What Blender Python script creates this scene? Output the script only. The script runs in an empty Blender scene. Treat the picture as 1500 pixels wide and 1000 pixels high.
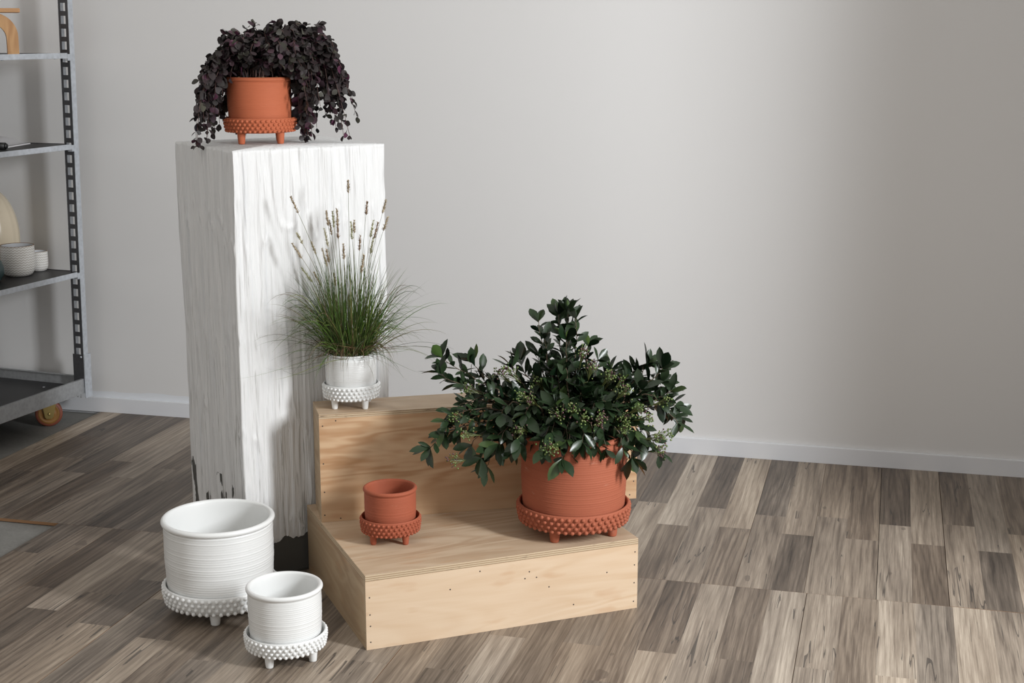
import bpy, bmesh, math, random
import numpy as np
from mathutils import Vector, Matrix

R = math.radians
col = bpy.context.scene.collection
sc = bpy.context.scene

# ------------------------------------------------------------------ nodes
class NT:
    """small helper round a node tree"""
    def __init__(s, name):
        s.m = bpy.data.materials.new(name); s.m.use_nodes = True
        s.t = s.m.node_tree; s.n = s.t.nodes; s.l = s.t.links
        s.b = s.n['Principled BSDF']
    def new(s, typ, **kw):
        x = s.n.new(typ)
        for k, v in kw.items(): setattr(x, k, v)
        return x
    def put(s, node, key, v):
        if isinstance(v, bpy.types.NodeSocket): s.l.new(v, node.inputs[key])
        elif v is not None: node.inputs[key].default_value = v
    def math(s, op, a, b=None, c=None, clamp=False):
        x = s.new('ShaderNodeMath', operation=op, use_clamp=clamp)
        s.put(x, 0, a); s.put(x, 1, b); s.put(x, 2, c)
        return x.outputs[0]
    def vmath(s, op, a, b=None):
        x = s.new('ShaderNodeVectorMath', operation=op)
        s.put(x, 0, a); s.put(x, 1, b)
        return x.outputs[0]
    def coord(s, kind='Object'):
        return s.new('ShaderNodeTexCoord').outputs[kind]
    def mapping(s, v, scale=(1, 1, 1), loc=(0, 0, 0), rot=(0, 0, 0)):
        x = s.new('ShaderNodeMapping'); s.put(x, 0, v)
        x.inputs['Scale'].default_value = scale; x.inputs['Location'].default_value = loc
        x.inputs['Rotation'].default_value = rot
        return x.outputs[0]
    def noise(s, v, scale=5., detail=3., rough=.5, dist=0.):
        x = s.new('ShaderNodeTexNoise'); s.put(x, 'Vector', v)
        for k, q in (('Scale', scale), ('Detail', detail), ('Roughness', rough), ('Distortion', dist)): s.put(x, k, q)
        return x.outputs['Fac']
    def ramp(s, f, stops, interp='LINEAR'):
        x = s.new('ShaderNodeValToRGB'); s.put(x, 0, f)
        cr = x.color_ramp; cr.interpolation = interp
        while len(cr.elements) < len(stops): cr.elements.new(.5)
        for e, (p, c) in zip(cr.elements, stops):
            e.position = p; e.color = (c, c, c, 1) if isinstance(c, (int, float)) else (*c, 1)
        return x.outputs[0]
    def mix(s, f, a, b, blend='MIX'):
        x = s.new('ShaderNodeMix', data_type='RGBA', blend_type=blend)
        s.put(x, 'Factor', f)
        for k, v in (('A', a), ('B', b)):
            sk = [i for i in x.inputs if i.name == k and i.type == 'RGBA'][0]
            if isinstance(v, bpy.types.NodeSocket): s.l.new(v, sk)
            else: sk.default_value = (*v, 1) if len(v) == 3 else v
        return [o for o in x.outputs if o.type == 'RGBA'][0]
    def bump(s, h, strength=.3, dist=.01):
        x = s.new('ShaderNodeBump'); s.put(x, 'Height', h)
        x.inputs['Strength'].default_value = strength; x.inputs['Distance'].default_value = dist
        s.l.new(x.outputs[0], s.b.inputs['Normal'])
    def attr(s, name):
        return s.new('ShaderNodeAttribute', attribute_name=name)
    def base(s, c):
        if isinstance(c, bpy.types.NodeSocket): s.l.new(c, s.b.inputs['Base Color'])
        else: s.b.inputs['Base Color'].default_value = (*c, 1)
    def set(s, **kw):
        for k, v in kw.items(): s.put(s.b, k.replace('_', ' '), v)

def m_plain(name, c, rough=.5, metal=0., var=.06, scale=30.):
    k = NT(name); f = k.noise(k.coord(), scale, 4)
    k.base(k.mix(f, tuple(x*(1-var) for x in c), tuple(min(1, x*(1+var)) for x in c)))
    k.set(Roughness=rough, Metallic=metal)
    return k.m

def m_wall():
    k = NT('wall_paint'); o = k.coord()
    f = k.noise(o, .9, 3); g = k.noise(o, 260., 2)
    paint = k.mix(f, (.635, .627, .620), (.665, .660, .655))
    # a ragged line of white paint from the skirting board, brushed a little way up the wall
    sep = k.new('ShaderNodeSeparateXYZ'); k.put(sep, 0, o)
    x, z = sep.outputs['X'], sep.outputs['Z']
    lim = k.math('MULTIPLY_ADD', k.noise(k.mapping(o, (1, 1, .05)), 7., 2), .028, .070)
    near = k.math('MULTIPLY', k.math('LESS_THAN', z, lim), k.math('LESS_THAN', x, -1.3))
    k.base(k.mix(near, paint, (.68, .7, .73)))
    k.bump(k.math('ADD', k.math('MULTIPLY', g, .25), k.math('MULTIPLY', f, .5)), .12, .004)
    k.set(Roughness=.62)
    return k.m

def m_white_paint():
    k = NT('white_gloss_paint'); o = k.coord(); f = k.noise(o, 6., 3)
    k.base(k.mix(f, (.64, .65, .68), (.71, .72, .74))); k.set(Roughness=.4)
    k.bump(k.noise(k.mapping(o, (1, 40, 40)), 3., 2), .05, .003)
    return k.m

def m_floor():
    """laminate boards: every printed strip is a face of its own carrying 'tone' (its own print) and 'seed'"""
    k = NT('laminate_oak')
    uv = k.new('ShaderNodeUVMap', uv_map='board').outputs[0]
    sep = k.new('ShaderNodeSeparateXYZ'); k.put(sep, 0, uv)
    at = k.attr('print'); sc_ = k.new('ShaderNodeSeparateColor'); k.put(sc_, 0, at.outputs['Color'])
    tone, seed, warm = sc_.outputs[0], sc_.outputs[1], sc_.outputs[2]
    cmb = k.new('ShaderNodeCombineXYZ')
    k.put(cmb, 0, sep.outputs[0]); k.put(cmb, 1, sep.outputs[1]); k.put(cmb, 2, k.math('MULTIPLY', seed, 60.))
    p = cmb.outputs[0]
    warpn = k.noise(k.mapping(p, (9, .95, 1)), 1., 3, .45)
    warp = k.math('SUBTRACT', warpn, .5)
    # cathedral grain: bands across the strip, bent by a slow noise along it
    band = k.math('SINE', k.math('MULTIPLY_ADD', warp, 44., k.math('MULTIPLY', sep.outputs[0], 300.)))
    band = k.math('MULTIPLY_ADD', band, .5, .5)
    band = k.math('POWER', band, .45)
    fine = k.noise(k.mapping(p, (300, 6, 1)), 1., 4, .65)
    blot = k.noise(k.mapping(p, (24, 1.7, 1)), 1., 5, .62)
    t = k.math('MULTIPLY_ADD', k.math('SUBTRACT', blot, .5), .95, tone)
    t = k.math('MULTIPLY_ADD', k.math('SUBTRACT', band, .68), .15, t)
    t = k.math('MULTIPLY_ADD', k.math('SUBTRACT', fine, .5), .75, t, clamp=True)
    cold = k.ramp(t, [(0, (.038, .030, .024)), (.35, (.128, .104, .083)), (.65, (.272, .228, .184)), (1, (.490, .425, .350))])
    hot = k.ramp(t, [(0, (.046, .031, .021)), (.35, (.142, .104, .074)), (.65, (.288, .225, .165)), (1, (.500, .415, .320))])
    c = k.mix(warm, cold, hot)
    # black checks and cracks running along the grain
    cr = k.noise(k.mapping(p, (38, 1.0, 1)), 1., 2, .5, .5)
    crk = k.math('MULTIPLY', k.math('LESS_THAN', k.math('ABSOLUTE', k.math('SUBTRACT', cr, .5)), .009),
                 k.math('GREATER_THAN', k.noise(k.mapping(p, (12, 2.6, 1)), 1.3, 2), .57))
    c = k.mix(k.math('MULTIPLY', crk, .72), c, (.035, .03, .027))
    kn = k.noise(k.mapping(p, (11, 5.5, 1), (3, 1, 2)), 1., 2)
    c = k.mix(k.math('MULTIPLY', k.math('SMOOTH_MIN', k.math('GREATER_THAN', kn, .735), 1., .1), .45), c, (.06, .045, .036))
    k.base(c)
    k.l.new(k.math('MULTIPLY_ADD', fine, .18, .4), k.b.inputs['Roughness'])
    k.bump(k.math('ADD', fine, k.math('MULTIPLY', crk, -2.)), .14, .0012)
    return k.m

def m_concrete():
    k = NT('grey_concrete'); o = k.coord()
    f = k.noise(o, 7., 6, .65); g = k.noise(o, 90., 3)
    k.base(k.mix(k.math('MULTIPLY_ADD', g, .4, k.math('MULTIPLY', f, .6)), (.09, .088, .080), (.27, .264, .245)))
    k.set(Roughness=.8); k.bump(g, .25, .003)
    return k.m

def m_ply(name, light, dark, axis=0, seed=0., tint=(.42, .22, .10)):
    """rotary cut plywood face; the grain runs along one object axis"""
    k = NT(name); o = k.coord()
    s1 = [9, 9, 9]; s1[axis] = 1.5
    s2 = [240, 240, 240]; s2[axis] = 6
    s3 = [15, 15, 15]; s3[axis] = 1.1
    w = k.noise(k.mapping(o, s1, (seed, seed*.7, seed*1.3)), 1., 3, .5, .5)
    rings = k.math('MULTIPLY_ADD', k.math('SINE', k.math('MULTIPLY', w, 52.)), .5, .5)
    rings = k.math('MULTIPLY', rings, k.ramp(k.noise(k.mapping(o, s1, (seed+4, 2, seed)), .8, 2), [(.36, .25), (.6, 1.)]))
    soft = k.noise(k.mapping(o, s3, (seed*2, 1, seed)), 1., 4, .6)
    fine = k.noise(k.mapping(o, s2), 1., 3, .6)
    t = k.math('MULTIPLY_ADD', rings, .46, k.math('MULTIPLY', soft, .75))
    t = k.math('MULTIPLY_ADD', fine, .16, t)
    c = k.ramp(t, [(.22, light), (.62, tuple((a+b)/2 for a, b in zip(light, dark))), (.98, dark)])
    # scattered small darker figures and pin knots
    s4 = [26, 26, 26]; s4[axis] = 7
    fl = k.noise(k.mapping(o, s4, (seed*3, 2, 5)), 1., 2)
    c = k.mix(k.ramp(fl, [(.60, 0.), (.78, .55)]), c, tint)
    k.base(c); k.set(Roughness=.55)
    k.bump(fine, .08, .001)
    return k.m

def m_ply_edge():
    """cut edge of plywood: thin plies seen end on, across the thickness (object Z)"""
    k = NT('plywood_edge'); o = k.coord()
    sep = k.new('ShaderNodeSeparateXYZ'); k.put(sep, 0, o)
    n = k.noise(k.mapping(o, (60, 60, 8)), 1., 3)
    z = k.math('MULTIPLY_ADD', n, .0012, sep.outputs['Z'])
    saw = k.math('FRACT', k.math('MULTIPLY', z, 1/.0052))
    c = k.ramp(saw, [(0, (.50, .39, .26)), (.42, (.56, .45, .31)), (.5, (.30, .205, .12)), (.9, (.36, .25, .15)), (1, (.13, .09, .055))])
    g = k.noise(k.mapping(o, (25, 25, 200)), 1., 3)
    k.base(k.mix(k.ramp(g, [(.62, 0.), (.72, .8)]), c, (.09, .06, .04)))
    k.set(Roughness=.75)
    return k.m

def m_terracotta(name, a, b):
    k = NT(name); o = k.coord()
    f = k.noise(o, 9., 5, .6); g = k.noise(k.mapping(o, (8, 8, 160)), 1., 3); h = k.noise(o, 320., 2)
    c = k.mix(k.math('MULTIPLY_ADD', g, .5, k.math('MULTIPLY', f, .5)), a, b)
    d = k.noise(k.mapping(o, (14, 14, 30)), 1., 6, .7)
    c = k.mix(k.ramp(d, [(.64, 0.), (.74, .35)]), c, (.55, .33, .24))     # chalky rubs
    k.base(c); k.set(Roughness=.78); k.bump(k.math('ADD', h, g), .1, .001)
    return k.m

def m_ceramic():
    k = NT('matt_white_ceramic'); o = k.coord(); f = k.noise(o, 10., 3)
    k.base(k.mix(f, (.70, .71, .70), (.76, .765, .755))); k.set(Roughness=.36)
    k.b.inputs['Coat Weight'].default_value = .15
    k.bump(k.noise(o, 250., 2), .05, .0008)
    return k.m

def m_plinth():
    """thick white paint dragged on with a coarse brush over dark grey board"""
    k = NT('brushed_white_paint'); o = k.coord()
    sep = k.new('ShaderNodeSeparateXYZ'); k.put(sep, 0, o); z = sep.outputs['Z']
    fine = k.noise(k.mapping(o, (230, 230, 9)), 1., 4, .6)
    mid = k.noise(k.mapping(o, (75, 75, 3.2)), 1., 4, .62)
    big = k.noise(k.mapping(o, (9, 9, 1.6)), 1., 3)
    white = k.mix(mid, (.635, .635, .63), (.72, .72, .715))
    # bare streaks: more of them towards the lower part, where the brush ran dry
    low = k.math('MULTIPLY_ADD', z, -.085, .06)
    thr = k.math('MULTIPLY_ADD', big, .18, k.math('ADD', mid, low))
    streak = k.ramp(thr, [(.73, 0.), (.80, .75)])
    c = k.mix(streak, white, (.29, .28, .26))
    thin = k.noise(k.mapping(o, (150, 150, 3.5), (2, 5, 1)), 1., 3, .6)
    c = k.mix(k.ramp(k.math('ADD', thin, k.math('MULTIPLY', low, .8)), [(.685, 0.), (.73, .7)]), c, (.30, .28, .25))
    cool = k.noise(k.mapping(o, (40, 40, 2.4), (7, 3, 1)), 1., 3)
    c = k.mix(k.ramp(cool, [(.58, 0.), (.74, .35)]), c, (.52, .55, .59))
    # unpainted foot with a torn edge; on the left side the paint reaches further down but is broken by bare patches
    e1 = k.noise(k.mapping(o, (7, 7, 1.)), 1., 5, .55)
    e2 = k.noise(k.mapping(o, (70, 70, 2.)), 1., 3, .6)
    edge = k.math('MULTIPLY_ADD', e1, .15, k.math('MULTIPLY_ADD', e2, .012, .020))
    bare = k.math('LESS_THAN', z, edge)
    patch = k.noise(k.mapping(o, (24, 24, 6), (.4, .2, .3)), 1., 4, .6)
    patch = k.math('MULTIPLY', k.math('GREATER_THAN', k.math('MULTIPLY_ADD', z, -1.1, patch), .33), k.math('LESS_THAN', z, .27))
    bare = k.math('MAXIMUM', bare, k.math('MULTIPLY', patch, k.math('LESS_THAN', sep.outputs['X'], .004)))
    c = k.mix(bare, c, (.075, .074, .068))
    k.base(c); k.l.new(k.math('MULTIPLY_ADD', fine, .2, .38), k.b.inputs['Roughness'])
    # wandering ropes of paint left between the bristles
    def rope(sx, sz, loc):
        q = k.noise(k.mapping(o, (sx, sx, sz), loc), 1., 2, .5)
        return k.math('SUBTRACT', 1., k.math('MULTIPLY', k.math('ABSOLUTE', k.math('SUBTRACT', q, .5)), 9.), clamp=True)
    rp_ = k.math('ADD', rope(30, 1.7, (1, 2, 3)), k.math('MULTIPLY', rope(48, 3.4, (5, 1, 0)), .7))
    h = k.math('ADD', k.math('MULTIPLY', fine, .4), k.math('MULTIPLY_ADD', rp_, .34, k.math('MULTIPLY', mid, .45)))
    h = k.math('MULTIPLY', h, k.math('SUBTRACT', 1., k.math('MULTIPLY', bare, .95)))
    k.bump(h, .6, .007)
    return k.m

def m_leaf(name, rough=.35, spec=.5, back=(.1, .12, .06), coat=0., backmix=.6):
    k = NT(name); at = k.attr('tint')
    geo = k.new('ShaderNodeNewGeometry')
    f = k.noise(k.coord(), 120., 3)
    top = k.mix(k.math('MULTIPLY', f, .35), at.outputs['Color'], (0, 0, 0))
    k.base(k.mix(k.math('MULTIPLY', geo.outputs['Backfacing'], backmix), top, back))
    k.set(Roughness=rough)
    k.b.inputs['Specular IOR Level'].default_value = spec
    k.b.inputs['Coat Weight'].default_value = coat
    k.b.inputs['Coat Roughness'].default_value = .18
    return k.m

def m_galv(name, c, rough=.42, metal=.75):
    k = NT(name); o = k.coord()
    v = k.new('ShaderNodeTexVoronoi'); k.put(v, 'Vector', o); v.inputs['Scale'].default_value = 70
    f = k.noise(o, 22., 4, .65)
    t = k.math('MULTIPLY_ADD', v.outputs['Distance'], .5, k.math('MULTIPLY', f, .6))
    k.base(k.mix(t, tuple(x*.72 for x in c), tuple(min(1, x*1.2) for x in c)))
    k.l.new(k.math('MULTIPLY_ADD', f, .25, rough-.1), k.b.inputs['Roughness']); k.set(Metallic=metal)
    return k.m

def m_patterned_glaze():
    """off white glaze over pressed chevrons and fans"""
    k = NT('patterned_glaze'); o = k.coord()
    sep = k.new('ShaderNodeSeparateXYZ'); k.put(sep, 0, o)
    ang = k.math('ARCTAN2', sep.outputs['Y'], sep.outputs['X'])
    u = k.math('MULTIPLY', ang, 14/math.pi/2*2)
    tri = k.math('ABSOLUTE', k.math('SUBTRACT', k.math('FRACT', u), .5))
    line = k.math('FRACT', k.math('MULTIPLY_ADD', tri, 1.1, k.math('MULTIPLY', sep.outputs['Z'], 105.)))
    g = k.math('LESS_THAN', line, .27)
    f = k.noise(o, 30., 3)
    c = k.mix(k.math('MULTIPLY', g, .8), k.mix(f, (.68, .67, .64), (.78, .77, .75)), (.33, .28, .23))
    rim = k.math('GREATER_THAN', sep.outputs['Z'], 10.)
    k.base(c); k.set(Roughness=.2); k.bump(k.math('SUBTRACT', 1., g), .4, .002)
    return k.m

# ------------------------------------------------------------------ mesh building
class MB:
    """collects vertices and faces of one part"""
    def __init__(s):
        s.v = []; s.f = []; s.mi = []; s.c = []; s.sm = []
    def add(s, verts, faces, mi=0, tint=None, smooth=True, M=None):
        b = len(s.v)
        if M is not None: verts = [M @ Vector(q) for q in verts]
        s.v += [tuple(q) for q in verts]
        s.f += [tuple(i+b for i in q) for q in faces]
        s.mi += [mi]*len(faces); s.sm += [smooth]*len(faces)
        s.c += [tint]*len(faces)
        return s
    def box(s, lo, hi, mi=0, M=None, bevel=0., mis=None, smooth=False):
        """mis: material per side (-x,+x,-y,+y,-z,+z)"""
        (x0, y0, z0), (x1, y1, z1) = lo, hi
        if not bevel:
            v = [(x, y, z) for x in (x0, x1) for y in (y0, y1) for z in (z0, z1)]
            f = [(0, 1, 3, 2), (4, 6, 7, 5), (0, 4, 5, 1), (2, 3, 7, 6), (0, 2, 6, 4), (1, 5, 7, 3)]
            for i, q in enumerate(f): s.add([v[j] for j in q], [(0, 1, 2, 3)], mis[i] if mis else mi, None, smooth, M)
            return s
        bm = bmesh.new(); bmesh.ops.create_cube(bm, size=1)
        for q in bm.verts: q.co = Vector(((x0+x1)/2+q.co.x*(x1-x0), (y0+y1)/2+q.co.y*(y1-y0), (z0+z1)/2+q.co.z*(z1-z0)))
        bmesh.ops.bevel(bm, geom=bm.edges[:], offset=bevel, segments=2, affect='EDGES', profile=.6)
        bm.verts.index_update(); bm.normal_update()
        v = [q.co.copy() for q in bm.verts]
        for q in bm.faces:
            if mis:
                n = q.normal; a = [abs(c) for c in n]; i = a.index(max(a))
                m = mis[i*2+(1 if n[i] > 0 else 0)]
            else: m = mi
            s.add([v[w.index] for w in q.verts], [tuple(range(len(q.verts)))], m, None, False, M)
        bm.free(); return s
    def lathe(s, prof, n=64, mi=0, M=None, wob=None):
        """prof: (r, z) from bottom to top; a radius of 0 closes the end"""
        v = []; f = []; rings = []
        for r, z in prof:
            if r < 1e-6:
                rings.append([len(v)]); v.append((0, 0, z))
            else:
                rings.append(list(range(len(v), len(v)+n)))
                v += [(r*math.cos(2*math.pi*i/n), r*math.sin(2*math.pi*i/n), z) for i in range(n)]
        for a, b in zip(rings, rings[1:]):
            for i in range(n):
                j = (i+1) % n
                if len(a) == 1 and len(b) == 1: continue
                if len(a) == 1: f.append((a[0], b[j], b[i]))
                elif len(b) == 1: f.append((a[i], a[j], b[0]))
                else: f.append((a[i], a[j], b[j], b[i]))
        return s.add(v, f, mi, None, True, M)
    def tube(s, pts, rad, n=6, mi=0, tint=None, cap=True, M=None):
        pts = [Vector(q) for q in pts]; k = len(pts)
        if not hasattr(rad, '__len__'): rad = [rad]*k
        v = []; f = []; up = None
        for i, q in enumerate(pts):
            t = (pts[min(i+1, k-1)]-pts[max(i-1, 0)])
            t = t.normalized() if t.length > 1e-9 else Vector((0, 0, 1))
            if up is None:
                up = t.orthogonal().normalized()
            else:
                up = up-t*up.dot(t); up = up.normalized() if up.length > 1e-6 else t.orthogonal().normalized()
            w = t.cross(up)
            for j in range(n):
                a = 2*math.pi*j/n
                v.append(q+(up*math.cos(a)+w*math.sin(a))*rad[i])
        for i in range(k-1):
            for j in range(n):
                f.append((i*n+j, i*n+(j+1) % n, (i+1)*n+(j+1) % n, (i+1)*n+j))
        if cap:
            f.append(tuple(reversed(range(n)))); f.append(tuple(range((k-1)*n, k*n)))
        return s.add(v, f, mi, tint, True, M)
    def dome(s, c, nrm, r, mi=0, n=8, flat=.8):
        nrm = Vector(nrm).normalized(); a = nrm.orthogonal().normalized(); b = nrm.cross(a); c = Vector(c)
        v = []; f = []
        for el in (0., .55, 1.05):
            for j in range(n):
                t = 2*math.pi*j/n
                v.append(c+(a*math.cos(t)+b*math.sin(t))*(r*math.cos(el))+nrm*(r*flat*math.sin(el)))
        v.append(c+nrm*r*flat)
        for i in range(2):
            for j in range(n): f.append((i*n+j, i*n+(j+1) % n, (i+1)*n+(j+1) % n, (i+1)*n+j))
        for j in range(n): f.append((2*n+j, 2*n+(j+1) % n, 3*n))
        return s.add(v, f, mi)
    def ball(s, c, r, mi=0, tint=None, n=8, m=5, sq=(1, 1, 1)):
        c = Vector(c); v = [c+Vector((0, 0, -r*sq[2]))]; f = []
        for i in range(1, m):
            e = -math.pi/2+math.pi*i/m
            for j in range(n):
                t = 2*math.pi*j/n
                v.append(c+Vector((r*sq[0]*math.cos(e)*math.cos(t), r*sq[1]*math.cos(e)*math.sin(t), r*sq[2]*math.sin(e))))
        v.append(c+Vector((0, 0, r*sq[2]))); L = len(v)-1
        for j in range(n):
            f.append((0, 1+(j+1) % n, 1+j)); f.append((L, L-n+j, L-n+(j+1) % n))
            for i in range(m-2):
                a = 1+i*n
                f.append((a+j, a+(j+1) % n, a+n+(j+1) % n, a+n+j))
        return s.add(v, f, mi, tint)
    def leaf(s, p, d, nrm, L, W, shape, tint, bend=.15, fold=.25, mi=0):
        """one leaf: base p, direction d, upper side nrm"""
        d = Vector(d).normalized(); nrm = Vector(nrm); nrm = nrm-d*nrm.dot(d)
        nrm = nrm.normalized() if nrm.length > 1e-5 else d.orthogonal().normalized()
        w = d.cross(nrm); p = Vector(p); v = []; f = []; k = len(shape)
        for t, q in shape:
            c = p+d*(L*t)-nrm*(bend*L*t*t)
            if q < 1e-4: v.append((c,)); continue
            h = W*.5*q
            v.append((c+w*h+nrm*(fold*h), c, c-w*h+nrm*(fold*h)))
        idx = []; vv = []
        for r in v:
            idx.append(list(range(len(vv), len(vv)+len(r)))); vv += r
        for a, b in zip(idx, idx[1:]):
            if len(a) == 1: f += [(a[0], b[1], b[0]), (a[0], b[2], b[1])]
            elif len(b) == 1: f += [(a[0], a[1], b[0]), (a[1], a[2], b[0])]
            else: f += [(a[0], a[1], b[1], b[0]), (a[1], a[2], b[2], b[1])]
        return s.add(vv, f, mi, tint)
    def build(s, name, mats, parent=None, loc=(0, 0, 0), rot=(0, 0, 0)):
        me = bpy.data.meshes.new(name); me.from_pydata(s.v, [], s.f)
        for m in (mats if isinstance(mats, (list, tuple)) else [mats]): me.materials.append(m)
        me.polygons.foreach_set('material_index', s.mi)
        me.polygons.foreach_set('use_smooth', s.sm)
        if any(c is not None for c in s.c):
            at = me.color_attributes.new('tint', 'FLOAT_COLOR', 'CORNER')
            buf = []
            for fc, c in zip(s.f, s.c): buf += [*(c or (.1, .1, .1)), 1.]*len(fc)
            at.data.foreach_set('color', buf)
        me.update()
        o = bpy.data.objects.new(name, me); col.objects.link(o)
        o.location = loc; o.rotation_euler = rot
        if parent is not None: o.parent = parent
        return o

def empty(name, loc=(0, 0, 0), rz=0.):
    o = bpy.data.objects.new(name, None); col.objects.link(o)
    o.location = loc; o.rotation_euler = (0, 0, rz); o.empty_display_size = .05
    return o

def tag(o, label, cat, group=None):
    o['label'] = label; o['category'] = cat
    if group: o['group'] = group
    return o

def struct(o): o['kind'] = 'structure'; return o

def bez(P, n):
    P = [Vector(q) for q in P]; out = []
    for i in range(n+1):
        t = i/n
        if len(P) == 3: out.append(P[0]*(1-t)**2+P[1]*(2*t*(1-t))+P[2]*t*t)
        else: out.append(P[0]*(1-t)**3+P[1]*(3*t*(1-t)**2)+P[2]*(3*t*t*(1-t))+P[3]*t**3)
    return out

def rnd_unit(rg):
    while True:
        v = Vector((rg.uniform(-1, 1), rg.uniform(-1, 1), rg.uniform(-1, 1)))
        if .05 < v.length < 1: return v.normalized()
HEADS= [(0.008, -0.034, 0.618), (-0.142, -0.049, 0.578), (0.055, -0.016, 0.56), (0.107, -0.043, 0.567), (0.112, -0.053, 0.524), (-0.054, -0.016, 0.535), (-0.053, 0.041, 0.504), (-0.043, 0.028, 0.529), (-0.031, 0.024, 0.537), (-0.023, -0.036, 0.502), (0.009, -0.001, 0.505), (0.021, -0.03, 0.513), (-0.057, -0.041, 0.492), (-0.129, -0.048, 0.482), (-0.144, -0.036, 0.452), (0.029, 0.042, 0.463), (0.066, 0.031, 0.505), (0.079, 0.029, 0.501), (0.066, 0.028, 0.461), (-0.008, -0.039, 0.45), (-0.055, -0.026, 0.434), (-0.071, 0.009, 0.432), (-0.101, 0.021, 0.447), (-0.131, 0.034, 0.376), (-0.099, 0.037, 0.363), (0.047, -0.05, 0.423), (-0.041, 0.007, 0.364)]
TIPS= [(-0.022, 0.0, 0.626, 1), (-0.045, 0.03, 0.612, 1), (-0.099, 0.02, 0.595, 0), (0.003, -0.02, 0.611, 0), (-0.086, -0.03, 0.561, 0), (0.034, 0.0, 0.536, 0), (0.062, -0.03, 0.504, 0), (-0.029, -0.06, 0.562, 1), (-0.101, 0.03, 0.5, 1), (-0.179, -0.01, 0.479, 1), (-0.155, 0.04, 0.487, 1), (-0.368, -0.02, 0.5, 1), (-0.292, 0.02, 0.48, 1), (-0.375, -0.05, 0.458, 1), (-0.266, 0.03, 0.436, 0), (-0.316, 0.0, 0.424, 0), (-0.409, -0.1, 0.25, 1), (-0.375, -0.08, 0.296, 1), (-0.355, -0.05, 0.343, 0), (-0.361, -0.09, 0.324, 0), (-0.262, -0.1, 0.178, 0), (-0.187, -0.12, 0.239, 0), (-0.271, -0.13, 0.228, 1), (-0.047, -0.17, 0.224, 1), (-0.026, -0.16, 0.251, 0), (-0.145, -0.15, 0.369, 1), (-0.213, -0.1, 0.361, 1), (0.106, 0.02, 0.463, 1), (0.204, 0.03, 0.475, 1), (0.247, 0.0, 0.468, 1), (0.173, 0.05, 0.459, 1), (0.275, -0.02, 0.409, 0), (0.252, 0.02, 0.427, 1), (0.243, -0.05, 0.381, 1), (0.295, 0.0, 0.349, 1), (0.314, 0.02, 0.31, 0), (0.303, -0.03, 0.307, 0), (0.251, -0.08, 0.221, 0), (0.171, -0.12, 0.222, 1), (0.142, -0.14, 0.258, 0), (0.144, -0.02, 0.445, 1), (0.189, -0.05, 0.425, 1), (-0.058, -0.17, 0.406, 1), (0.057, -0.16, 0.28, 0), (-0.104, -0.16, 0.254, 0), (-0.31, -0.04, 0.362, 0), (-0.241, 0.0, 0.396, 0)]
BERRIES= [(0.013, -0.06, 0.492), (0.082, -0.06, 0.433), (0.116, -0.04, 0.411), (0.015, -0.16, 0.35), (-0.011, -0.15, 0.369), (-0.047, -0.15, 0.358), (0.057, -0.16, 0.339), (-0.14, -0.15, 0.315), (-0.078, -0.18, 0.281), (-0.058, -0.19, 0.276), (-0.281, -0.12, 0.296), (-0.303, -0.08, 0.329), (-0.308, -0.12, 0.228), (0.158, -0.12, 0.361), (0.179, -0.12, 0.339), (0.202, -0.11, 0.282), (0.229, -0.08, 0.287), (0.226, -0.06, 0.367), (-0.193, -0.02, 0.429), (-0.134, -0.1, 0.388), (0.119, -0.16, 0.323), (-0.171, -0.04, 0.439), (-0.114, -0.12, 0.383), (0.214, -0.1, 0.247), (0.039, -0.08, 0.459), (-0.272, -0.04, 0.395)]
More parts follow.
